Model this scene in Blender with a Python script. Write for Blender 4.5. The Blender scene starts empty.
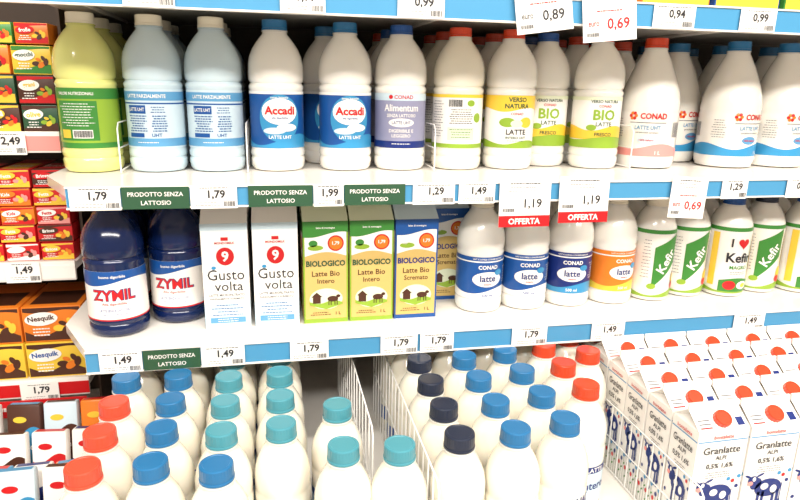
import bpy, bmesh, math, random
from mathutils import Vector, Matrix
random.seed(4)
SC=bpy.context.scene
# ------------------------------------------------------------ materials
def lin(c):
    return tuple(((x/255)/12.92 if x/255<=.04045 else ((x/255+.055)/1.055)**2.4) for x in c)
_m={}
def M(name,rgb,rough=.45,noise=0.04,metal=0,spec=.5,sss=0,nscale=18,coat=0):
    if name in _m: return _m[name]
    m=bpy.data.materials.new(name); m.use_nodes=True
    nt=m.node_tree; b=nt.nodes['Principled BSDF']
    c=lin(rgb)
    tc=nt.nodes.new('ShaderNodeTexCoord'); n=nt.nodes.new('ShaderNodeTexNoise'); n.inputs['Scale'].default_value=nscale
    r=nt.nodes.new('ShaderNodeMapRange'); r.inputs['To Min'].default_value=1-noise; r.inputs['To Max'].default_value=1+noise*.4
    mx=nt.nodes.new('ShaderNodeMix'); mx.data_type='RGBA'; mx.blend_type='MULTIPLY'; mx.inputs[0].default_value=1
    mx.inputs[6].default_value=(*c,1)
    nt.links.new(tc.outputs['Object'],n.inputs['Vector']); nt.links.new(n.outputs['Fac'],r.inputs['Value'])
    nt.links.new(r.outputs['Result'],mx.inputs[7]); nt.links.new(mx.outputs[2],b.inputs['Base Color'])
    b.inputs['Roughness'].default_value=rough; b.inputs['Metallic'].default_value=metal
    b.inputs['Specular IOR Level'].default_value=spec; b.inputs['Coat Weight'].default_value=coat; b.inputs['Coat Roughness'].default_value=.07
    if sss:
        b.inputs['Subsurface Weight'].default_value=sss; b.inputs['Subsurface Radius'].default_value=(1,.8,.6); b.inputs['Subsurface Scale'].default_value=.012
    _m[name]=m; return m
WHITE=M('plastic_white',(238,234,226),.2,sss=.3,coat=.6)
CREAM=M('plastic_cream',(238,231,214),.22,sss=.3,coat=.6)
ICE=M('plastic_ice_blue',(198,216,224),.2,sss=.25,coat=.6)
LIME=M('plastic_pale_lime',(226,226,138),.22,sss=.25,coat=.6)
NAVYB=M('plastic_navy',(10,28,72),.16,coat=.2)
FRESH=M('plastic_milky',(240,234,219),.2,sss=.4,coat=.6)
CAPW=M('cap_cream',(234,226,206),.35)
CAPB=M('cap_blue',(24,76,146),.3)
CAPL=M('cap_sky_blue',(36,108,158),.3)
CAPT=M('cap_teal',(72,144,158),.3)
CAPN=M('cap_dark_navy',(32,40,60),.3)
CAPR=M('cap_coral_red',(220,76,52),.3)
CAPO=M('cap_orange_red',(208,66,34),.3)
PW=M('paper_white',(240,236,230),.5,.02)
PBLUE=M('print_blue',(26,80,150),.28); PLB=M('print_light_blue',(92,152,194),.28); PSKY=M('print_sky',(56,142,190),.28)
PRED=M('print_red',(200,28,32),.32); PDK=M('print_dark',(38,36,40),.5); PGR=M('print_grey',(112,112,116),.5)
PGN=M('print_green',(60,130,52),.32); PDG=M('print_dark_green',(44,82,56),.4); PLG=M('print_lime_green',(142,174,54),.32)
PYE=M('print_yellow',(234,194,62),.32); PTAN=M('print_tan',(208,176,104),.45); POR=M('print_orange',(226,122,34),.32)
PMAU=M('print_mauve',(146,146,174),.36); PBR=M('print_brown',(74,38,22),.45); PPALE=M('print_pale_blue',(200,218,227),.36)
PNAVY=M('print_navy',(24,44,114),.32); PPINK=M('print_pink',(230,148,142),.36); PPALEG=M('print_pale_green',(224,229,200),.36)
SHELF=M('shelf_enamel_white',(238,233,226),.22,.02); RAILB=M('rail_insert_blue',(74,144,186),.3)
WIRE=M('wire_white',(236,234,230),.35,.02); DARKB=M('back_panel_brown',(66,49,36),.6); BACKW=M('back_panel_grey',(92,80,68),.6)
# ------------------------------------------------------------ text cache
_t={}
def tmesh(s,bold=.0):
    k=(s,bold)
    if k in _t: return _t[k]
    cu=bpy.data.curves.new('t','FONT'); cu.body=s; cu.size=1; cu.resolution_u=2; cu.offset=bold
    cu.align_x='CENTER'
    ob=bpy.data.objects.new('t',cu); bpy.context.collection.objects.link(ob)
    me=ob.to_mesh()
    vs=[(v.co.x,v.co.y) for v in me.vertices]; fs=[tuple(p.vertices) for p in me.polygons]
    ob.to_mesh_clear(); bpy.data.objects.remove(ob); bpy.data.curves.remove(cu)
    if vs:
        x0=min(v[0] for v in vs);x1=max(v[0] for v in vs);y0=min(v[1] for v in vs);y1=max(v[1] for v in vs)
        cx=(x0+x1)/2;cy=(y0+y1)/2
        vs=[(a-cx,b-cy) for a,b in vs]; _t[k]=(vs,fs,x1-x0,y1-y0)
    else: _t[k]=([],[],1,1)
    return _t[k]
# ------------------------------------------------------------ mesh builder
class MB:
    def __init__(s): s.v=[];s.f=[];s.m=[];s.sm=[];s.mats=[]
    def mi(s,m):
        if m not in s.mats: s.mats.append(m)
        return s.mats.index(m)
    def add(s,vs,fs,mat,smooth=False):
        o=len(s.v); s.v+= [tuple(v) for v in vs]; i=s.mi(mat)
        for f in fs: s.f.append(tuple(o+a for a in f)); s.m.append(i); s.sm.append(smooth)
    def revolve(s,prof,mat,seg=40,cx=0,cy=0,rib=0):
        vs=[];fs=[]
        for r,z in prof:
            for k in range(seg):
                a=2*math.pi*k/seg; rr=r-(rib if (k%2 and r>rib*3) else 0)
                vs.append((cx+rr*math.cos(a),cy+rr*math.sin(a),z))
        n=len(prof)
        for i in range(n-1):
            for k in range(seg):
                k2=(k+1)%seg
                fs.append((i*seg+k,i*seg+k2,(i+1)*seg+k2,(i+1)*seg+k))
        fs.append(tuple(reversed(range(seg)))); fs.append(tuple((n-1)*seg+k for k in range(seg)))
        s.add(vs,fs,mat,True)
    def box(s,x0,x1,y0,y1,z0,z1,mat,bev=0):
        bm=bmesh.new(); bmesh.ops.create_cube(bm,size=1)
        for v in bm.verts: v.co=Vector((x0+(v.co.x+.5)*(x1-x0),y0+(v.co.y+.5)*(y1-y0),z0+(v.co.z+.5)*(z1-z0)))
        if bev: bmesh.ops.bevel(bm,geom=bm.edges[:],offset=bev,segments=2,affect='EDGES',profile=.5)
        bm.verts.ensure_lookup_table(); bm.verts.index_update()
        s.add([v.co[:] for v in bm.verts],[tuple(v.index for v in f.verts) for f in bm.faces],mat); bm.free()
    def rect(s,mp,x0,x1,z0,z1,mat,n=1,k=1,nz=1):
        vs=[];fs=[]
        for j in range(nz+1):
            for i in range(n+1): vs.append(mp(x0+(x1-x0)*i/n,z0+(z1-z0)*j/nz,k))
        for j in range(nz):
            for i in range(n):
                a=j*(n+1)+i; fs.append((a,a+1,a+n+2,a+n+1))
        s.add(vs,fs,mat,True)
    def wave(s,mp,x0,x1,zb,zt,mat,n=24,k=1,nz=6):   # area between two z(x) functions
        vs=[];fs=[]
        for j in range(nz+1):
            for i in range(n+1):
                x=x0+(x1-x0)*i/n; a=zb(x);b=zt(x); vs.append(mp(x,a+(b-a)*j/nz,k))
        for j in range(nz):
            for i in range(n):
                a=j*(n+1)+i; fs.append((a,a+1,a+n+2,a+n+1))
        s.add(vs,fs,mat,True)
    def poly(s,mp,pts,mat,k=2):
        cx=sum(p[0] for p in pts)/len(pts);cz=sum(p[1] for p in pts)/len(pts)
        rings=3;n=len(pts);vs=[mp(cx,cz,k)]
        for r in range(1,rings+1):
            for p in pts: vs.append(mp(cx+(p[0]-cx)*r/rings,cz+(p[1]-cz)*r/rings,k))
        fs=[(0,1+i,1+(i+1)%n) for i in range(n)]
        for r in range(rings-1):
            for i in range(n):
                a=1+r*n;b=1+(r+1)*n;j=(i+1)%n
                fs.append((a+i,b+i,b+j,a+j))
        s.add(vs,fs,mat)
    def ell(s,mp,cx,cz,rx,rz,mat,k=2,n=20,rot=0):
        c,sn=math.cos(rot),math.sin(rot)
        s.poly(mp,[(cx+rx*math.cos(t)*c-rz*math.sin(t)*sn,cz+rx*math.cos(t)*sn+rz*math.sin(t)*c) for t in [2*math.pi*i/n for i in range(n)]],mat,k)
    def text(s,mp,t,cx,cz,h,mat,w=None,k=3,bold=.015,rot=0):
        vs,fs,tw,th=tmesh(t,bold)
        if not vs: return
        sz=h/th; sx=sz
        if w and tw*sz>w: sx=w/tw
        c,sn=math.cos(rot),math.sin(rot)
        out=[]
        for a,b in vs:
            a*=sx;b*=sz
            out.append(mp(cx+a*c-b*sn,cz+a*sn+b*c,k))
        s.add(out,fs,mat)
    def lines(s,mp,cx,z0,w,n,dz,mat,k=3,seed=0,h=.0012):
        rr=random.Random(seed)
        for i in range(n):
            ww=w*rr.uniform(.6,1); x=cx-ww/2
            while x<cx+ww/2:
                l=rr.uniform(.002,.006); s.rect(mp,x,min(x+l,cx+ww/2),z0-i*dz-h/2,z0-i*dz+h/2,mat,1,k); x+=l+.0011
    def barcode(s,mp,cx,cz,w,h,mat,k=3,seed=1):
        rr=random.Random(seed);x=cx-w/2
        while x<cx+w/2:
            l=rr.choice([.0004,.0008,.0012]); s.rect(mp,x,x+l,cz-h/2,cz+h/2,mat,1,k); x+=l+rr.choice([.0005,.0009])
    def mesh(s,name,ang=38):
        me=bpy.data.meshes.new(name); me.from_pydata(s.v,[],s.f)
        for m in s.mats: me.materials.append(m)
        me.polygons.foreach_set('material_index',s.m); me.polygons.foreach_set('use_smooth',s.sm)
        me.update()
        try: me.set_sharp_from_angle(angle=math.radians(ang))
        except Exception: pass
        return me
def put(me,name,loc=(0,0,0),rz=0,rx=0,ry=0,parent=None):
    ob=bpy.data.objects.new(name,me); bpy.context.collection.objects.link(ob)
    ob.location=loc; ob.rotation_euler=(rx,ry,rz)
    if parent: ob.parent=parent
    return ob
def flat(y,x0=0,z0=0):      # plane facing -Y
    return lambda x,z,k: (x0+x,y-.0004*k,z0+z)
def side(xl,y0=0):          # plane facing -X
    return lambda x,z,k: (xl-.0004*k,y0-x,z)
def cyl(prof,R,rot=0):
    def r(z):
        for (a,za),(b,zb) in zip(prof,prof[1:]):
            if za<=z<=zb and zb>za: return a+(b-a)*(z-za)/(zb-za)
        return prof[-1][0]
    def mp(x,z,k):
        a=x/R+rot; q=r(z)+.0004*k
        return (q*math.sin(a),-q*math.cos(a),z)
    return mp
# ------------------------------------------------------------ bottle profiles
def sc(p,rs,zs): return [(r*rs,z*zs) for r,z in p]
U=[(.030,.003),(.036,0),(.044,.002),(.0485,.008),(.0495,.016),(.0495,.022),(.0476,.026),(.0495,.030),(.0495,.036),(.0484,.041),(.0484,.145),(.0495,.149),(.0495,.152),(.0462,.157),(.0495,.162),(.0498,.175),(.0490,.190),(.0465,.203),(.041,.216),(.034,.227),(.027,.236),(.0225,.241),(.0212,.249)]
CONE=[(.036,.003),(.046,0),(.0555,.003),(.0590,.012),(.0598,.02),(.0598,.112),(.0588,.116),(.0598,.121),(.0590,.135),(.0562,.152),(.051,.170),(.0435,.19),(.0355,.21),(.0275,.226),(.0232,.234),(.0215,.242)]
SHORT=[(.030,.003),(.036,0),(.043,.003),(.046,.012),(.046,.024),(.0445,.027),(.0452,.03),(.0452,.115),(.0462,.119),(.0445,.124),(.0462,.129),(.0462,.14),(.0445,.155),(.040,.17),(.033,.183),(.025,.193),(.021,.198),(.020,.204)]
FR=[(.024,.003),(.030,0),(.0365,.003),(.0395,.010),(.0395,.128),(.0385,.131),(.0395,.134),(.0395,.145),(.0390,.158),(.0365,.170),(.0320,.182),(.0265,.192),(.0225,.199),(.0208,.203),(.0205,.209)]
KEF=[(.026,.003),(.032,0),(.040,.003),(.043,.012),(.0435,.03),(.0425,.075),(.0430,.12),(.0435,.140),(.0420,.155),(.037,.170),(.030,.183),(.0235,.191),(.0215,.197)]
def cap(mb,z0,z1,r,mat,seg=64):
    mb.revolve([(r*.97,z0),(r*1.02,z0+.0005),(r*1.02,z0+.0035),(r*.97,z0+.004)],mat,seg)
    mb.revolve([(r*.99,z0+.0042),(r*.995,z0+.005),(r*.985,z1-.002)],mat,seg,rib=.0006)
    mb.revolve([(r*.985,z1-.0021),(r*.95,z1-.0005),(r*.86,z1),(r*.8,z1),(r*.77,z1-.0006)],mat,seg)
def mkbottle(name,prof,body,capm,capr,H,design=None,R=.0484):
    mb=MB(); mb.revolve(prof,body,44)
    zt=prof[-1][1]; mb.revolve([(capr*.9,zt-.004),(capr*1.05,zt-.0035),(capr*1.05,zt-.002),(capr*.9,zt-.0015)],body,32)
    cap(mb,zt-.001,H,capr,capm)
    if design: design(mb,cyl(prof,R),cyl(prof,R,math.pi))
    return mb.mesh(name)
pi=math.pi
def d_ice(mb,mp,bk):
    L=pi*.0484
    mb.rect(mp,-L,L,.043,.143,PPALE,44,1)
    mb.rect(mp,-L,L,.124,.139,PLB,44,2); mb.rect(mp,-L,L,.118,.1205,PBLUE,44,2); mb.rect(mp,-L,L,.046,.060,PLB,44,2)
    for r,mm in ((0,mp),(1,bk)):
        mb.rect(mm,-.034,.000,.102,.116,PBLUE,6,2); mb.text(mm,"LATTE UHT",-.017,.109,.006,PW,.030); mb.lines(mm,.02,.113,.03,3,.0042,PBLUE,3,7+r)
        mb.text(mm,"LATTE PARZIALMENTE",0,.1315,.006,PW,.068)
        mb.lines(mm,-.016,.098,.034,7,.0042,PBLUE,3,2+r,.0017); mb.lines(mm,.022,.098,.03,7,.0042,PBLUE,3,9+r,.0017)
        mb.rect(mm,-.034,-.005,.062,.069,PBLUE,4,3); mb.text(mm,"UHT",0.016,.0655,.006,PBLUE); mb.lines(mm,0,.053,.05,1,.005,PW,3,4)
def d_lime(mb,mp,bk):
    L=pi*.0484
    mb.rect(mp,-L,L,.043,.143,PLG,44,1); mb.rect(mp,-L,L,.125,.143,PGN,44,2); mb.rect(mp,-L,L,.043,.052,PGN,44,2)
    for r,mm in ((0,mp),(1,bk)):
        mb.rect(mm,-.034,.034,.056,.122,PGN,6,2)
        mb.text(mm,"VALORI NUTRIZIONALI",0,.134,.005,PW,.06); mb.lines(mm,0,.117,.06,9,.0045,PW,3,3+r); mb.rect(mm,-.008,.024,.060,.074,PW,3,3); mb.barcode(mm,.008,.067,.028,.011,PDK,4)
        mb.rect(mm,-.03,-.012,.060,.074,PYE,3,3)
def d_acc(mb,mp,bk):
    L=pi*.0484
    mb.rect(mp,-L,L,.043,.143,PBLUE,44,1); mb.rect(mp,-L,L,.138,.143,PW,44,2); mb.wave(mp,-L,L,lambda x:.043,lambda x:.058+.010*math.sin(x*41),PSKY,60,2,3)
    for mm in (mp,bk):
        mb.ell(mm,0,.096,.037,.042,PSKY,3,28); mb.ell(mm,0,.108,.032,.023,PW,4,24)
        mb.text(mm,"Accadi",0,.110,.015,PRED,.054,5,.035); mb.text(mm,"alta digeribilita",0,.0965,.0045,PBLUE,.036,5)
        mb.ell(mm,.012,.080,.018,.007,PW,5,16); mb.ell(mm,-.010,.074,.020,.006,PPALE,4,16)
        mb.text(mm,"LATTE UHT",0,.063,.006,PW,.04,5); mb.text(mm,"senza lattosio",0,.1325,.004,PW,.04,5)
def d_alim(mb,mp,bk):
    L=pi*.0484
    mb.rect(mp,-L,L,.043,.143,PMAU,44,1); mb.rect(mp,-L,L,.130,.143,PPALE,44,2); mb.rect(mp,-L,L,.043,.056,PNAVY,44,2)
    for mm in (mp,bk):
        mb.text(mm,"CONAD",0.004,.1365,.007,PRED,.036); mb.ell(mm,-.02,.1365,.004,.004,PRED,3,8); mb.text(mm,"Alimentum",0,.117,.013,PW,.066)
        mb.text(mm,"SENZA LATTOSIO",0,.103,.006,PW,.055); mb.ell(mm,0,.090,.024,.008,PW,3,20)
        mb.text(mm,"LATTE UHT",0,.090,.006,PNAVY,.035,4); mb.text(mm,"DIGERIBILE E",0,.075,.006,PW,.055); mb.text(mm,"LEGGERO",0,.066,.006,PW,.05)
        mb.lines(mm,0,.051,.05,1,.005,PW,3,3)
def d_verso(mb,mp,bk):
    L=pi*.0484
    mb.rect(mp,-L,L,.043,.143,PW,44,1); mb.wave(mp,-L,L,lambda x:.116+.004*math.sin(x*62),lambda x:.143,PYE,60,2,3); mb.wave(mp,-L,L,lambda x:.043,lambda x:.054+.004*math.sin(x*62),PLG,60,2,2)
    for mm in (mp,bk):
        mb.text(mm,"VERSO",0.0,.135,.009,PDG,.045,3,.03); mb.text(mm,"NATURA",0,.123,.009,PDG,.05,3,.03)
        mb.text(mm,"CONAD",0,.1085,.005,PRED); mb.ell(mm,-.018,.092,.016,.009,PLG); mb.ell(mm,.020,.092,.014,.010,PYE)
        mb.ell(mm,.0,.090,.012,.007,PPALEG,3); mb.text(mm,"LATTE",0,.074,.010,PDK,.045,4); mb.text(mm,"INTERO UHT",0,.063,.005,PDG,.045,4); mb.lines(mm,0,.057,.05,1,.005,PGR,3,3)
def d_bio(mb,mp,bk):
    L=pi*.0484
    mb.rect(mp,-L,L,.043,.143,PW,44,1); mb.wave(mp,-L,L,lambda x:.06,lambda x:.082+.005*math.sin(x*62),PYE,60,2,3); mb.wave(mp,-L,L,lambda x:.043,lambda x:.062+.004*math.sin(x*41+1),PLG,60,3,3)
    mb.rect(mp,-L,L,.136,.143,PPALEG,44,2)
    for mm in (mp,bk):
        mb.text(mm,"VERSO NATURA",0,.134,.006,PDG,.056); mb.text(mm,"CONAD",0,.125,.005,PRED)
        mb.text(mm,"BIO",0,.108,.021,PLG,.056,3,.03); mb.text(mm,"LATTE",0,.090,.008,PDG); mb.text(mm,"FRESCO",0,.070,.007,PDG,None,4); mb.ell(mm,-.024,.083,.01,.006,PLG,3)
def d_info(mb,mp,bk):
    L=pi*.0484
    mb.rect(mp,-L,L,.043,.143,PW,44,1); mb.rect(mp,-L,L,.043,.051,PLG,44,2); mb.rect(mp,-L,L,.137,.143,PYE,44,2)
    for i,mm in enumerate((mp,bk)):
        mb.barcode(mm,-.012,.127,.026,.013,PDK); mb.ell(mm,.018,.127,.008,.006,PLG); mb.lines(mm,0,.115,.055,7,.0042,PDK,3,7+i); mb.rect(mm,-.026,.026,.058,.082,PPALEG,6,2); mb.lines(mm,0,.078,.045,4,.0048,PGN,3,2+i)
        mb.ell(mm,.034,.10,.009,.009,PLG); mb.lines(mm,-.05,.13,.03,14,.005,PGR,3,8)
def d_cone(extra):
    def d(mb,mp,bk):
        L=pi*.0598
        mb.wave(mp,-L,L,lambda x:.026,lambda x:.046+.006*math.sin(x*50),extra,44,1,3)
        for mm in (mp,bk):
            for j in range(6): a=j*pi/3; mb.ell(mm,-.030+.0055*math.cos(a),.107+.0055*math.sin(a),.0035,.0035,PRED if j%2 else POR,2,8)
            mb.text(mm,"CONAD",.010,.107,.0120,PRED,.052,3,.03); mb.rect(mm,-.036,.036,.093,.0945,PGR,4,2)
            mb.text(mm,"LATTE UHT",0,.084,.008,PLB,.05); mb.text(mm,"parzialmente scremato",0,.074,.0045,PGR,.056)
            mb.ell(mm,0,.059,.018,.008,PPALE if extra is not PSKY else PLB,2); mb.text(mm,"100% italiano",0,.059,.004,PRED,.03,4); mb.text(mm,"1 L",0.024,.034,.007,PW,.045)
            mb.barcode(mm,.066,.08,.022,.03,PGR,2); mb.lines(mm,-.066,.1,.03,8,.005,PGR,2,3)
    return d
def d_zym(mb,mp0,bk0):
    L=pi*.0484
    mp=lambda x,z,k: mp0(x,z-.006,k); bk=lambda x,z,k: bk0(x,z-.006,k)
    mb.rect(mp,-L,L,.038,.124,PW,44,1); mb.wave(mp,-L,L,lambda x:.104+.006*math.sin(x*41),lambda x:.124,PBLUE,60,2,3); mb.rect(mp,-L,L,.038,.043,PRED,44,2)
    for mm in (mp,bk):
        mb.text(mm,"ZYMIL",0,.083,.020,PNAVY,.070,4,.05); mb.text(mm,"ZYMIL",0,.083,.018,PRED,.066,5,.02); mb.text(mm,"Alta digeribilita",0,.067,.006,PRED,.055); mb.text(mm,"buono digeribile",0,.114,.006,PW,.05)
        mb.ell(mm,-.036,.062,.012,.014,PPALE,2); mb.ell(mm,.036,.056,.010,.010,PSKY,2); mb.text(mm,"LATTE SENZA LATTOSIO",0,.056,.005,PBLUE,.05); mb.lines(mm,0,.049,.04,1,.004,PBLUE,3,2)
def d_short(c1,c2):
    def d(mb,mp,bk):
        L=pi*.0452
        mb.rect(mp,-L,L,.030,.113,c1,44,1); mb.wave(mp,-L,L,lambda x:.030,lambda x:.046+.006*math.sin(x*44),c2,60,2,3); mb.rect(mp,-L,L,.1025,.105,PW,44,2)
        for mm in (mp,bk):
            mb.text(mm,"CONAD",0,.093,.008,PW,.045,3,.03); mb.ell(mm,0,.069,.030,.015,PW,3,22); mb.text(mm,"latte",0,.071,.013,PNAVY,.04,4,.02)
            mb.ell(mm,.022,.082,.009,.006,PSKY,4,12); mb.text(mm,"intero",0,.0595,.004,PRED,.03,4); mb.text(mm,"500 ml",0,.037,.006,PW if c2 is not PW else PBLUE,.04); mb.text(mm,"UHT A LUNGA CONSERVAZIONE",0,.109,.003,PW,.06)
            mb.lines(mm,.05,.09,.03,7,.005,PW,3,5)
    return d
def heart(cx,cz,s):
    return [(cx+s*16*math.sin(t)**3/17,cz+s*(13*math.cos(t)-5*math.cos(2*t)-2*math.cos(3*t)-math.cos(4*t))/17) for t in [2*pi*i/28 for i in range(28)]]
def d_kef(kind):
    def d(mb,mp,bk):
        L=pi*.0435
        mb.rect(mp,-L,L,.144,.152,PGN,40,1); mb.wave(mp,-L,L,lambda x:.010,lambda x:.020+.006*math.sin(x*46),PLG,60,1,3)
        for i,mm in enumerate((mp,bk)):
            if kind==0:
                mb.wave(mm,-.030,.022,lambda x:.034+max(0,(x+.026))*1.0,lambda x:.118+(x+.026)*.55,PGN,14,2,8)
                mb.text(mm,"Kefir",-.003,.088,.020,PW,.064,4,.02,rot=1.05); mb.ell(mm,.030,.047,.012,.013,PYE,3); mb.ell(mm,.024,.034,.009,.008,PRED,4,12); mb.ell(mm,-.030,.034,.009,.006,PLG,3,12)
                mb.lines(mm,.036,.125,.015,9,.006,PGN,3,3); mb.lines(mm,-.045,.13,.018,12,.007,PGR,3,3)
            else:
                mb.wave(mm,-.036,.036,lambda x:.014,lambda x:.040+.004*math.cos(x*60),PGN,12,2,3); mb.text(mm,"I",-.020,.120,.018,PDK,.01,3,.02); mb.poly(mm,heart(.004,.119,.013),PRED,3)
                mb.text(mm,"Kefir",0,.088,.021,PDK,.058,3,.025); mb.text(mm,"MAGRO",0,.067,.008,PGN); mb.lines(mm,0,.057,.05,2,.004,PGR,3,3); mb.ell(mm,-.015,.028,.013,.010,PRED,3); mb.ell(mm,.014,.028,.014,.009,PW,3); mb.ell(mm,.016,.028,.007,.005,PYE,4)
                mb.rect(mm,.044,.060,.025,.140,PYE,4,2); mb.rect(mm,-.060,-.046,.025,.140,PYE,4,2)
    return d
def d_fresh(mb,mp,bk):
    L=pi*.0395
    mb.rect(mp,-L,L,.03,.060,PBLUE,40,1)
    for mm in (mp,bk):
        mb.text(mm,"CONAD",0,.112,.015,PNAVY,.056,2,.03); mb.ell(mm,0,.082,.026,.014,PBLUE,2); mb.text(mm,"LATTE",0,.083,.010,PW,.04)
        mb.text(mm,"FRESCO",0,.048,.009,PW,.045)
def d_fresh2(mb,mp,bk):
    L=pi*.0395
    mb.rect(mp,-L,L,.03,.100,PPALE,40,1); mb.rect(mp,-L,L,.088,.100,PNAVY,40,2)
    for mm in (mp,bk): mb.text(mm,"LATTE",0,.094,.008,PW,.045); mb.text(mm,"intero",0,.065,.014,PNAVY,.045)
B={}
B['ice']=mkbottle('bottle_ice',U,ICE,CAPW,.0222,.266,d_ice)
B['lime']=mkbottle('bottle_lime',U,LIME,CAPW,.0222,.266,d_lime)
B['acc']=mkbottle('bottle_acc',U,WHITE,CAPL,.0222,.266,d_acc)
B['alim']=mkbottle('bottle_alim',U,WHITE,CAPB,.0210,.265,d_alim)
B['info']=mkbottle('bottle_info',U,CREAM,CAPO,.0210,.265,d_info)
B['verso']=mkbottle('bottle_verso',U,WHITE,CAPO,.0210,.265,d_verso)
B['bio']=mkbottle('bottle_bio',U,WHITE,CAPB,.0210,.265,d_bio)
B['bior']=mkbottle('bottle_bior',U,WHITE,CAPO,.0210,.265,d_bio)
B['coner']=mkbottle('bottle_coner',CONE,WHITE,CAPO,.0225,.260,d_cone(PPINK),.0598)
B['coneb']=mkbottle('bottle_coneb',CONE,WHITE,CAPL,.0225,.260,d_cone(PSKY),.0598)
zs=.233/.268
ZY=sc(U,.985,zs)
B['zym']=mkbottle('bottle_zym',ZY,NAVYB,NAVYB,.022,.233,d_zym)
B['shb']=mkbottle('bottle_shb',SHORT,WHITE,CAPW,.021,.225,d_short(PBLUE,PW),.0452)
B['shn']=mkbottle('bottle_shn',SHORT,WHITE,CAPW,.021,.225,d_short(PNAVY,PSKY),.0452)
B['sho']=mkbottle('bottle_sho',SHORT,WHITE,CAPW,.021,.225,d_short(POR,PYE),.0452)
B['kef0']=mkbottle('bottle_kef0',KEF,WHITE,CAPW,.0215,.217,d_kef(0),.0435)
B['kef1']=mkbottle('bottle_kef1',KEF,WHITE,CAPB,.0215,.217,d_kef(1),.0435)
B['kef2']=mkbottle('bottle_kef2',KEF,WHITE,CAPN,.0215,.217,d_kef(0),.0435)
for k,c,d in (('fr',CAPR,d_fresh),('fb',CAPL,d_fresh),('ft',CAPT,d_fresh2),('fn',CAPN,d_fresh),('fo',CAPO,d_fresh2)):
    B[k]=mkbottle('bottle_'+k,FR,FRESH,c,.0215,.230,d,.0395)
def bottle(key,x,y,z,name='milk_bottle',rz=None):
    if rz is None: rz=random.uniform(-.25,.25)
    return put(B[key],name,(x,y,z),rz)
# ------------------------------------------------------------ cartons
def carton(name,w,d,hb,hr,hf,body,design,capm=None,capr=.014,fin=None,cp=.5):
    mb=MB(); x=w/2; y=d/2
    v=[(-x,-y,0),(x,-y,0),(x,y,0),(-x,y,0),(-x,-y,hb),(x,-y,hb),(x,y,hb),(-x,y,hb),(-x,-.0012,hr),(x,-.0012,hr),(x,.0012,hr),(-x,.0012,hr),(-x+.017,0,hb+.012),(x-.017,0,hb+.012)]
    f=[(0,3,2,1),(0,1,5,4),(1,2,6,5),(2,3,7,6),(3,0,4,7),(4,5,9,8),(6,7,11,10),(4,8,12),(12,11,7),(4,12,7),(5,13,9),(13,6,10),(5,6,13),(8,11,12),(9,13,10)]
    mb.add(v,f,body)
    mb.box(-x,x,-.0016,.0016,hr-.001,hf,fin or body)
    mb.box(-x+.002,x-.002,-.0022,.0022,hr+.003,hr+.005,body)
    a=math.atan2(hr-hb,y)
    def slope(xx,t,k): # t 0..1 along slope
        return (xx,-y+t*y-.0004*k*math.sin(a),hb+t*(hr-hb)+.0004*k*math.cos(a))
    design(mb,flat(-y),side(-x),slope)
    if capm:
        tmp=MB(); tmp.revolve([(capr*1.12,0),(capr*1.12,.002),(capr*.98,.0025)],PW,32); tmp.revolve([(capr,.0025),(capr,.010)],capm,32,rib=.0007); tmp.revolve([(capr*.99,.010),(capr*.93,.0115),(capr*.8,.0115),(capr*.77,.0108)],capm,32)
        R=Matrix.Translation((0,-y*(1-cp),hb+(hr-hb)*cp))@Matrix.Rotation(a,4,'X')
        tmp.v=[tuple(R@Vector(p)) for p in tmp.v]
        o=len(mb.v); mb.v+=tmp.v
        for ff,mi,s in zip(tmp.f,tmp.m,tmp.sm): mb.f.append(tuple(o+q for q in ff)); mb.m.append(mb.mi(tmp.mats[mi])); mb.sm.append(s)
    return mb.mesh(name)
def d_gusto(mb,fr,sd,sl):
    w=.039
    for mp in (fr,sd):
        mb.wave(mp,-w,w,lambda x:0,lambda x:.048+.004*math.sin(x*60),PPALE,14,1,2); mb.rect(mp,-w,w,.178,.190,PPALE,1,1)
        mb.ell(mp,0,.132,.015,.016,PRED,2,24); mb.text(mp,"9",0,.132,.019,PW,None,3,.03)
        mb.text(mp,"MONDOMILK",0,.156,.004,PRED); mb.rect(mp,-.006,.006,.160,.166,PRED,1,2); mb.text(mp,"Gusto",0,.099,.019,PDK,.062,3,.0); mb.text(mp,"volta",.004,.078,.017,PDK,.055,3,.0)
        mb.ell(mp,-.02,.112,.004,.003,PSKY,3,10); mb.text(mp,"LATTE MICROFILTRATO",0,.062,.0045,PGR,.06); mb.text(mp,"PARZIALMENTE SCREMATO",0,.055,.0035,PGR,.06)
        mb.lines(mp,0,.043,.055,4,.006,PBLUE,3,3); mb.rect(mp,-.03,.03,.010,.020,PLB,1,2); mb.lines(mp,0,.017,.05,2,.004,PW,3,4)
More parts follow.
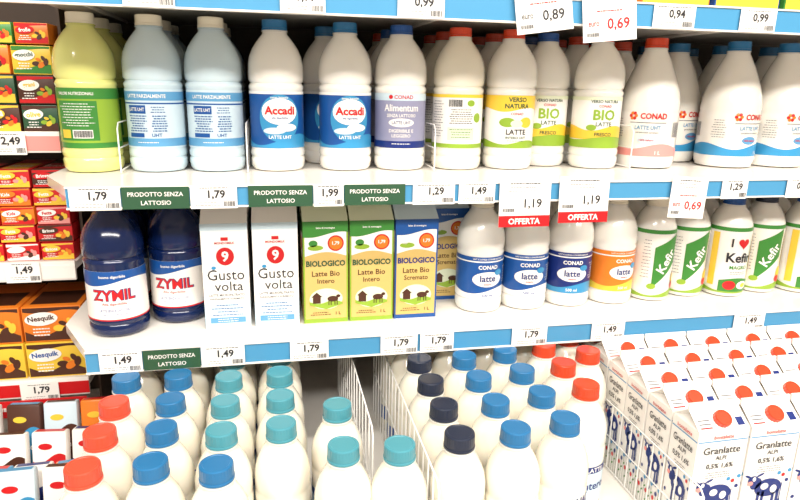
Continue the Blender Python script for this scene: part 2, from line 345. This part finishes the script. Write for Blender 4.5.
def d_biol(topc):
    def d(mb,fr,sd,sl):
        w=.040
        for mp in (fr,sd):
            mb.rect(mp,-w,w,.0,.190,topc if topc is PBLUE else PLG,1,1)
            mb.rect(mp,-w+.003,w-.003,.008,.172,PTAN,1,2); mb.wave(mp,-w+.003,w-.003,lambda x:.128+.006*math.cos(x*50),lambda x:.172,PW,14,3,2)
            mb.wave(mp,-w,w,lambda x:.166+.005*math.sin(x*55),lambda x:.190,PGN if topc is not PBLUE else PBLUE,14,4,2)
            mb.text(mp,"latte di montagna",0,.178,.0045,PW,.05,5); mb.ell(mp,.018,.150,.0145,.0145,PRED,4,22); mb.ell(mp,.018,.150,.012,.012,POR,5,22); mb.text(mp,"1,79",.018,.150,.0075,PW,None,6,.03)
            mb.ell(mp,-.018,.142,.014,.005,PLG,4,14); mb.ell(mp,-.022,.150,.008,.006,PW if topc is PBLUE else PGN,4,14)
            mb.text(mp,"BIOLOGICO",0,.113,.011,PDG if topc is not PBLUE else PNAVY,.070,4,.035)
            mb.text(mp,"Latte Bio",0,.094,.010,PBR,.05,3,.01); mb.text(mp,"Intero" if topc is not PBLUE else "Scremato",0,.080,.009,PBR,.045,3,.01)
            mb.ell(mp,0,.046,.030,.020,PPALEG,3,24); mb.wave(mp,-.030,.030,lambda x:.026+abs(x)*.3,lambda x:.040+.003*math.sin(x*120),PLG,14,4,2)
            mb.rect(mp,-.024,-.010,.038,.050,PBR,1,5); mb.poly(mp,[(-.027,.050),(-.007,.050),(-.017,.059)],PBR,5)
            mb.ell(mp,.012,.046,.010,.0055,PBR,5,14); mb.ell(mp,.022,.051,.0038,.003,PBR,5,10)
            for q in (.004,.008,.015,.019): mb.rect(mp,q,q+.0016,.034,.044,PBR,1,5)
            mb.text(mp,"1 L",.022,.018,.006,PBR,None,4); mb.lines(mp,-.01,.020,.04,2,.004,PBR,4,4)
    return d
def d_cow(mb,fr,sd,sl):
    for mp,w in ((fr,.042),(sd,.029)):
        q=w/.042
        mb.text(mp,"bontalatte",0,.196,.006,PRED,.05*q); mb.rect(mp,-w,w,.188,.190,PLB,1,1)
        mb.text(mp,"Granlatte",0,.174,.012,PDK,.064*q,3,.01); mb.text(mp,"ALPI",0.0,.161,.007,PDK); mb.text(mp,"0,5% 1,6%",.0,.147,.010,PDK,.055*q,3,.02); mb.lines(mp,0,.136,.045*q,3,.004,PGR,3,5)
        C=lambda x,z,k,mp=mp,q=q: mp(x*q,z+.012,k)
        mb.ell(C,.004,.086,.024,.016,PNAVY,2,20); mb.ell(C,-.003,.089,.007,.006,PW,3,12); mb.ell(C,.014,.083,.006,.007,PW,3,12)
        mb.ell(C,-.019,.095,.011,.0085,PNAVY,2,16,.9); mb.ell(C,-.025,.102,.0095,.0075,PNAVY,3,14)
        mb.ell(C,-.013,.110,.007,.002,PNAVY,2,10,.4); mb.ell(C,-.035,.109,.006,.002,PNAVY,2,10,-.4); mb.ell(C,-.030,.097,.005,.004,PPINK,4,10); mb.ell(C,-.024,.104,.003,.004,PW,4,10)
        for a in (-.014,-.006,.013,.021): mb.rect(C,a,a+.005,.048,.080,PNAVY,1,2)
        mb.rect(C,.0275,.029,.062,.092,PNAVY,1,2); mb.ell(C,.028,.060,.002,.004,PNAVY,2,8)
        C2=lambda x,z,k,mp=mp,q=q: mp(x*q,z,k)
        for i in range(9):
            x=-.038+i*.0095; zz=.014+.011*((i*7)%3)
            mb.rect(C2,x-.0005,x+.0005,.004,zz+.020,PDG,1,2); mb.ell(C2,x,zz+.024,.0044,.0044,(PRED,PNAVY,PSKY)[i%3],3,9); mb.ell(C2,x+.003,zz+.008,.004,.0018,PGN,3,8,.5)
        for x,z in ((.028,.118),(.036,.108),(.020,.122),(-.036,.075),(.038,.125)): mb.ell(C2,x,z,.0034,.0034,(PNAVY,PRED,PSKY)[int(abs(x)*1000)%3],2,8)
    for j in range(4): mb.rect(sl,-.038,-.018,.12+j*.16,.18+j*.16,(PRED,PGR,PGR,PGR)[j],1,1)
    mb.rect(sl,.026,.038,.15,.5,PNAVY,1,1)
CT={'gusto':carton('carton_gusto',.078,.074,.190,.212,.228,PW,d_gusto),
    'biog':carton('carton_biog',.080,.074,.190,.212,.228,PPALEG,d_biol(PDG),fin=PLG),
    'biob':carton('carton_biob',.080,.074,.190,.212,.228,PPALE,d_biol(PBLUE),fin=PBLUE),
    'cow':carton('carton_cow',.086,.060,.206,.228,.238,PW,d_cow,CAPO,.0130,None,.42)}
# ------------------------------------------------------------ room
def slab(name,x0,x1,y0,y1,z0,z1,mat,parent=None,bev=0):
    mb=MB(); mb.box(x0,x1,y0,y1,z0,z1,mat,bev); return put(mb.mesh(name),name,parent=parent)
FLOORM=M('floor_tile',(190,182,170),.3,.1,nscale=3); CEILM=M('ceiling_paint',(235,232,225),.7)
slab('floor',-4,6,-5,1.2,-.1,0,FLOORM)
slab('ceiling',-4,6,-5,1.2,3.0,3.1,CEILM)
slab('wall_back',-4,6,1.0,1.1,0,3.0,M('wall_paint',(206,198,186),.7))
# ------------------------------------------------------------ refrigerated shelving
Z1,Z2,Z0,ZT=1.292,1.026,.76,1.588
XL,XR=-.306,2.2
unit=bpy.data.objects.new('dairy_shelving_unit',None); bpy.context.collection.objects.link(unit)
def shelf(nm,z,rz0,rz1,xl=XL):
    mb=MB()
    pts=[(xl,.002),(XR,.002),(XR,.56),(-.372,.56),(-.372,.13)]
    n=len(pts); vs=[(a,b,z) for a,b in pts]+[(a,b,z-.016) for a,b in pts]
    fs=[tuple(range(n)),tuple(reversed(range(n,2*n)))]+[(i,i+n,(i+1)%n+n,(i+1)%n) for i in range(n)]
    mb.add(vs,fs,SHELF)
    mb.box(xl,XR,-.004,.0015,rz0,rz1,SHELF,.0008)
    mb.box(xl,XR,-.008,-.0041,rz1-.003,rz1,SHELF,.0008)
    mb.box(xl,XR,-.008,-.0041,rz0,rz0+.003,SHELF,.0008)
    mb.box(xl+.001,XR,-.0055,-.0042,rz0+.0035,rz1-.0035,RAILB)
    for i in range(5):
        mb.box(-.30+i*.6,-.296+i*.6,.02,.5,z-.022,z-.0165,SHELF)
    return put(mb.mesh(nm),nm,parent=unit)
shelf('shelf_middle',Z1,1.259,1.294); shelf('shelf_lower',Z2,.989,1.028); shelf('shelf_top',ZT,1.549,1.590,-.37)
mb=MB(); mb.box(-.372,XR,.562,.58,.3,2.3,BACKW)
for i in range(40):
    for j in range(3): mb.box(-.34+i*.06,-.33+i*.06,.5605,.5618,1.36+j*.07,1.372+j*.07,PDK)
put(mb.mesh('back_panel'),'back_panel',parent=unit)
mb=MB(); mb.box(-.295,XR,-.40,.56,Z0-.02,Z0,SHELF,.002); mb.box(-.295,XR,-.42,-.401,.60,Z0+.03,SHELF,.003); mb.box(-.295,XR,-.38,.56,.001,Z0-.021,SHELF)
put(mb.mesh('deck'),'deck',parent=unit)
def wire_curve(name,polys,r=.0013,mat=WIRE):
    cu=bpy.data.curves.new(name,'CURVE'); cu.dimensions='3D'; cu.bevel_depth=r; cu.bevel_resolution=2
    for p in polys:
        s=cu.splines.new('POLY'); s.points.add(len(p)-1)
        for i,q in enumerate(p): s.points[i].co=(*q,1)
    ob=bpy.data.objects.new(name,cu); bpy.context.collection.objects.link(ob)
    dg=bpy.context.evaluated_depsgraph_get(); me=bpy.data.meshes.new_from_object(ob.evaluated_get(dg)); bpy.data.objects.remove(ob)
    me.materials.clear(); me.materials.append(mat); return me
def divider(x,y0,y1,z,h,n):
    P=[[(0,y0,0),(0,y0,h-.01),(0,y0+.01,h),(0,y1,h),(0,y1,0)],[(0,y0,.004),(0,y1,.004)],[(0,y0,h*.5),(0,y1,h*.5)]]
    for i in range(1,n): yy=y0+(y1-y0)*i/n; P.append([(0,yy,0),(0,yy,h)])
    put(wire_curve('wire_divider',P),'wire_divider',(x,0,z+.0015))
for x in (-.258,-.045,.3005,.711): divider(x,.145,.40,Z1,.085,3)
divider(.197,-.33,.2,Z0,.19,18); divider(.5950,-.33,.3,Z0,.13,20); divider(.1305,-.20,.3,Z0,.20,14)
# ------------------------------------------------------------ upper bottles
row1=[('lime',-.313,.2),('ice',-.203,.2),('ice',-.100,.2),('acc',.010,.2),('acc',.137,.2),('alim',.243,.2),('info',.358,.2),('verso',.466,.2),('bio',.558,.245),('bior',.655,.2)]
for k,x,y in row1: bottle(k,x,y,Z1,rz={'acc':random.uniform(.0,.1),'verso':-.05,'bior':-.15}.get(k))
for k,x,y in row1:
    for r in (1,2):
        kk=k
        if k=='alim': kk='info' if r==2 else 'alim'
        bottle(kk,x-(.026 if (k=='acc' and r==1 and x>.1) else 0),y+.105*r,Z1)
for i,(k,x) in enumerate((('coner',.778),('coneb',.972),('coneb',1.098),('coner',1.224),('coneb',1.350),('coneb',1.476))):
    bottle(k,x,.205,Z1,rz=-.55 if i==0 else .15)
for i,(k,x,y) in enumerate((('coneb',.905,.312),('coneb',1.035,.335),('coneb',1.161,.335),('coner',1.287,.335),('coneb',1.413,.335))):
    bottle(k,x,y,Z1,rz=.3); bottle(k,x,y+.125,Z1)
bottle('coner',.775,.335,Z1); bottle('coner',.770,.460,Z1)
# ------------------------------------------------------------ lower-shelf products
bottle('zym',-.272,.097,Z2,rz=.1); bottle('zym',-.177,.148,Z2,rz=-.05); bottle('zym',-.288,.205,Z2); bottle('zym',-.182,.257,Z2); bottle('zym',-.29,.31,Z2)
for x,k in ((-.087,'gusto'),(-.001,'gusto'),(.086,'biog'),(.1695,'biog'),(.253,'biob')):
    for r in range(4): put(CT[k],'milk_carton',(x,.108+r*.079,Z2),random.uniform(-.012,.012))
for r in range(3): put(CT['biob'],'milk_carton',(.340,.200+r*.079,Z2),random.uniform(-.012,.012))
for x,k,y in ((.391,'shb',.115),(.486,'shb',.118),(.582,'shn',.122),(.678,'sho',.122)):
    for r in range(4):
        if x<.4 and r>=1: continue
        bottle(k if r<1 else ('shb' if r%2 else k),x,y+r*.097,Z2)
for i,(x,k) in enumerate(((.772,'kef0'),(.862,'kef2'),(.952,'kef1'),(1.045,'kef2'),(1.137,'kef1'),(1.228,'kef0'),(1.32,'kef1'))):
    for r in range(4): bottle(k if r%2==0 else 'kef2',x,.125+(i%2)*.015+r*.093,Z2,'kefir_bottle')
# ------------------------------------------------------------ deck bottles and cartons
cols=[(-.243,-.267,['fr','fr','fr','fb','fb','fb']),(-.163,-.270,['fb','fb','fb','fb','ft','ft']),(-.082,-.290,['fb','ft','ft','ft','ft','ft']),(-.001,-.205,['ft','ft','ft','ft','ft']),
(.079,-.274,['ft']),(.082,-.165,['ft']),(.153,-.285,['ft']),(.240,-.272,['fn','fn','fn','fn','fn','fn']),(.322,-.272,['fb','fb','fb','fb','fb','fb']),(.404,-.258,['fb','fb','fb','fb','fb','fb']),(.4855,-.165,['fo','fo','fo','fo','fo']),(.5535,-.0425,['fo','fo','fo','fo'])]
for x,y,ks in cols:
    for i,k in enumerate(ks): bottle(k,x,y+i*.0815,Z0,rz=random.uniform(-.4,.4))
for i in range(9):
    for r in range(9): put(CT['cow'],'milk_carton',(.6415+i*.090,-.266+r*.064,Z0),random.uniform(-.015,.015))
# ------------------------------------------------------------ price labels
def label(x0,x1,zc,price,h=.036,seed=0,y=-.0095):
    mb=MB(); w=x1-x0
    mb.box(-w/2,w/2,0,.0008,-h/2,h/2,PW); mp=flat(0)
    mb.text(mp,price,w*.06,h*.10,h*.42,PDK,w*.8,1,.03); mb.lines(mp,-w*.12,-h*.24,w*.6,2,.004,PGR,1,seed,.0009); mb.barcode(mp,w*.33,-h*.30,w*.25,h*.22,PDK,1,seed)
    mb.lines(mp,0,h*.40,w*.85,1,.004,PDK,1,seed+3,.0012)
    put(mb.mesh('price_label'),'price_label',((x0+x1)/2,y,zc))
def sign(x0,x1,zc,h=.034):
    mb=MB(); w=x1-x0; mb.box(-w/2,w/2,0,.0008,-h/2,h/2,PDG); mb.text(flat(0),"PRODOTTO SENZA",0,h*.17,h*.20,PW,w*.82,1,.01); mb.text(flat(0),"LATTOSIO",0,-h*.22,h*.20,PW,w*.8,1,.01)
    put(mb.mesh('shelf_sign'),'shelf_sign',((x0+x1)/2,-.0095,zc))
zm=1.276
for i,(a,b,p) in enumerate(((-.300,-.228,'1,79'),(-.127,-.057,'1,79'),(.062,.110,'1,99'),(.225,.297,'1,29'),(.304,.368,'1,49'),(.807,.861,'1,29'),(.946,1.01,'0,85'),(1.1,1.17,'0,85'))): label(a,b,zm,p,seed=i)
for a,b in ((-.2265,-.1285),(-.040,.0605),(.1115,.212)): sign(a,b,zm)
zl=1.008
for i,(a,b,p) in enumerate(((-.284,-.219,'1,49'),(-.127,-.057,'1,49'),(.018,.083,'1,79'),(.174,.240,'1,79'),(.245,.3065,'1,79'),(.417,.4855,'1,79'),(.575,.643,'1,49'),(.88,.95,'1,49'),(1.1,1.17,'1,49'))): label(a,b,zl,p,seed=i+20)
sign(-.2175,-.1285,zl)
for i,(a,b,p) in enumerate(((-.20,-.13,'0,99'),(.0175,.084,'0,99'),(.194,.268,'0,99'),(.627,.705,'0,94'),(.792,.863,'0,99'),(1.0,1.07,'0,99'))): label(a,b,1.569,p,.038,seed=i+40)
def tag(x0,x1,z0,z1,price,offer,col,tilt=0,euro=False):
    mb=MB(); w=x1-x0; h=z1-z0
    mb.box(-w/2,w/2,0,.001,-h,0,PW,); mp=flat(0)
    zo=.26*h if offer else 0; hh=h-zo
    if offer:
        mb.rect(mp,-w/2,w/2,-h,-h+.24*h,PRED,1,1); mb.text(mp,"OFFERTA",0,-h+.12*h,.13*h,PW,w*.85,2,.03)
    mb.text(mp,price,w*.16,-hh*.70,hh*(.30 if offer else .24),col,w*.8,1,.02); mb.lines(mp,0,-.09*h,w*.85,1,.005,PDK,1,3,.0018); mb.lines(mp,-.05*w,-.17*h,w*.7,2,.006,PGR,1,3,.0012); mb.barcode(mp,-w*.32,-hh*.87,w*.22,.006,PDK,1)
    if euro: mb.text(mp,"euro",-w*.3,-hh*.68,.007,col,w*.2,1); mb.lines(mp,0,-.45*h,w*.7,1,.005,PRED,1,8,.002)
    put(mb.mesh('promo_tag'),'promo_tag',((x0+x1)/2,-.0125,z1),0,-.05,tilt)
tag(.375,.468,1.217,1.299,'1,19',True,PDK); tag(.484,.578,1.222,1.303,'1,19',True,PDK); tag(.702,.775,1.225,1.300,'0,69',False,PRED,.06,True)
tag(.376,.472,1.536,1.616,'0,89',False,PDK,-.14,True); tag(.493,.588,1.526,1.612,'0,69',False,PRED,-.10,True)
# ------------------------------------------------------------ left-hand grocery bay
bay=bpy.data.objects.new('snack_shelving_unit',None); bpy.context.collection.objects.link(bay)
XB=-.380
for nm,z in (('shelf_a',1.352),('shelf_b',1.108),('shelf_c',.865)):
    mb=MB(); mb.box(-1.4,XB,.252,.695,z-.014,z,SHELF); mb.box(-1.4,XB,.244,.2515,z-.034,z+.004,SHELF,.001)
    mb.box(-1.4,XB,.2425,.2438,z-.030,z-.004,PPINK if nm=='shelf_a' else (SHELF if nm=='shelf_b' else PRED))
    put(mb.mesh(nm),nm,parent=bay)
mb=MB(); mb.box(-1.4,XB,.70,.72,0.001,2.3,DARKB); mb.box(-.3785,-.3735,.30,.72,.63,2.3,DARKB); mb.box(-1.4,XB,.25,.69,2.0,2.02,SHELF); mb.box(-1.4,-.31,-.30,.695,.60,.62,SHELF); mb.box(-1.4,-.31,-.29,.69,.001,.599,SHELF)
put(mb.mesh('bay_frame'),'bay_frame',parent=bay)
def fbox(name,x0,x1,y0,y1,z0,h,base,band,blob,txt,tcol,blob2=None,rz=0):
    mb=MB(); w=x1-x0; d=y1-y0
    mb.box(-w/2,w/2,-d/2,d/2,0,h,base,.0012)
    mp=flat(-d/2)
    mb.wave(mp,-w*.48,w*.48,lambda x:h*.04,lambda x:h*(.26+.10*math.sin(x*70)),band,14,1,1)
    mb.wave(mp,-w*.48,w*.48,lambda x:h*(.86+.04*math.sin(x*60)),lambda x:h*.97,band,14,1,1)
    for j,(a,b,q) in enumerate(((.10,.38,.10),(.24,.34,.11),(.36,.44,.10),(.30,.56,.08),(.17,.52,.07))):
        mb.ell(mp,w*a,h*b,w*q,w*q*.62,(blob,blob2 or blob,blob)[j%3],2+j*.4,14,j*.7)
    mb.ell(mp,-w*.18,h*.66,w*.28,h*.19,PW if tcol is not PW else band,4,20,.08)
    mb.text(mp,txt,-w*.18,h*.66,h*.19,tcol,w*.46,5,.03,rot=.08); mb.lines(mp,-w*.2,h*.38,w*.4,3,h*.09,PW,3,3,h*.035)
    mt=lambda x,y,k:(x,y,h+.0002*k)
    mb.rect(mt,-w*.4,w*.4,-d*.4,d*.1,band,1,1); mb.text(mt,txt,0,-d*.15,d*.2,tcol,w*.7,3)
    put(mb.mesh(name),name,((x0+x1)/2,(y0+y1)/2,z0),rz)
random.seed(9)
def rowboxes(z,h,spec,w,y0=.27,d=.16):
    x=XB-.006
    for i in range(6):
        s=spec[i%len(spec)]; fbox('snack_box',x-w,x,y0,y0+d,z,h,*s); x-=w+.004
rowboxes(1.352,.050,[(PDG,PBR,PLG,'olive',PYE,PYE),(PBR,PYE,PRED,'crema',PW,POR)],.06)
rowboxes(1.4035,.050,[(PBR,PRED,PLG,'grani',PYE,POR),(PDG,PYE,PRED,'orzo',PW,POR)],.062)
rowboxes(1.4555,.050,[(PYE,PGN,PBR,'gnocchi',PDG,POR),(POR,PYE,PRED,'mix',PW,PBR)],.065)
rowboxes(1.508,.036,[(POR,PRED,PYE,'frolle',PW,PBR),(PGN,PYE,POR,'bio',PW,PRED)],.055)
for j,(s1,s2) in enumerate((((PRED,PYE,POR,'Brioss',PW,PYE),(PRED,PW,PPINK,'Kids',PW,PBR)),((PRED,PBR,PYE,'Brioss',PW,POR),(PRED,PYE,PPINK,'Fetta',PW,PBR)),((PRED,PPINK,PYE,'Fetta',PRED,PBR),(POR,PRED,PYE,'Kids',PRED,PBR)),((PRED,PYE,PPINK,'Fetta',PW,PYE),(PRED,POR,PPINK,'Kids',PW,PYE)),((PBR,PRED,PPINK,'Brioss',PW,PYE),(PRED,PYE,PPINK,'Fetta',PW,PYE)))):
    rowboxes(1.108+j*.0355,.034,[s1,s2],.058+.004*(j%2),.270+.004*(j%2))
rowboxes(.865,.074,[(PYE,PBR,PBR,'Nesquik',PBLUE,POR)],.108,.262)
rowboxes(.9405,.074,[(POR,PBR,PYE,'Nesquik',PBR,PBR)],.108,.266)
for i in range(6):
    for j in range(6):
        h=.20+.018*((i*3+j)%3); base=(PW,PSKY,PW,POR,PPALE,PBR)[(i*2+j*3+i*j)%6]
        mb=MB(); mb.box(-.030,.030,-.010,.010,0,h,base,.004); mp=flat(-.010); w=.028
        b2=(PNAVY,PRED,PBR,PSKY)[(i+j)%4]
        mb.wave(mp,-w,w,lambda x:h*.5,lambda x:h*(.78+.04*math.sin(x*90)),b2,12,1,2); mb.text(mp,('latte','choc','fette')[(i+j)%3],0,h*.66,.014,PW,.048,3); mb.ell(mp,0,h*.32,.022,.025,(POR,PSKY,PYE)[j%3],2); mb.ell(mp,.008,h*.28,.012,.012,PBR,3); mb.ell(mp,-.006,h*.88,.012,.006,(PRED,PYE)[j%2],2)
        mt=lambda x,y,k:(x,y,h+.0002*k)
        mb.rect(mt,-.025,.025,-.006,.006,b2,1,1)
        put(mb.mesh('snack_packet'),'snack_packet',(-.347-i*.066,-.235+j*.074,.6215),random.uniform(-.12,.12),-.18)
mb=MB(); mb.box(-.40,0,0,.003,0,.035,PRED); mb.lines(flat(0),-.2,.018,.3,1,.01,PW,1,3,.008); put(mb.mesh('bay_price_rail'),'bay_price_rail',(-.385,.235,.795))
def blabel(x0,x1,z,p): label(x0,x1,z,p,.04,5,.238)
blabel(-.49,-.435,1.335,'2,49'); blabel(-.50,-.44,1.094,'1,49'); blabel(-.505,-.435,.845,'1,79')
# stock on the top shelf
for i in range(8):
    x=.62+i*.14; fbox('biscuit_box',x,x+.13,.02,.12,ZT,.16,(POR,PBLUE,PGN,POR)[i%4],PYE,PW,'snack',PRED,PSKY)
# ------------------------------------------------------------ lights, world
def area(name,loc,sx,sy,e,rot=(0,0,0),c=(1,.95,.88)):
    l=bpy.data.lights.new(name,'AREA'); l.shape='RECTANGLE'; l.size=sx; l.size_y=sy; l.energy=e; l.color=c
    o=bpy.data.objects.new(name,l); bpy.context.collection.objects.link(o); o.location=loc; o.rotation_euler=rot; return o
area('front_fill',(.3,-1.1,2.9),3,.10,52)
area('front_fill',(.3,-2.6,2.9),4,.30,165,(math.radians(30),0,0))  # unseen front fill, added and tilted to brighten the product rows
w=bpy.data.worlds.new('w'); SC.world=w; w.use_nodes=True; w.node_tree.nodes['Background'].inputs[0].default_value=(1,.94,.87,1); w.node_tree.nodes['Background'].inputs[1].default_value=.48
SC.view_settings.view_transform='Standard'
# ------------------------------------------------------------ camera
psi=math.radians(11.7); th=math.radians(14.9); roll=0.02
f=Vector((math.sin(psi)*math.cos(th),math.cos(psi)*math.cos(th),-math.sin(th)))
r0=Vector((math.cos(psi),-math.sin(psi),0)); u0=r0.cross(f)
r=r0*math.cos(roll)+u0*math.sin(roll); u=-r0*math.sin(roll)+u0*math.cos(roll)
cd=bpy.data.cameras.new('camera'); cd.sensor_width=36; cd.lens=36*620/800; cd.clip_start=.02
co=bpy.data.objects.new('camera',cd); bpy.context.collection.objects.link(co)
Rm=Matrix((r,u,-f)).transposed().to_4x4(); co.matrix_world=Matrix.Translation((0,-1.0,1.45))@Rm
SC.camera=co
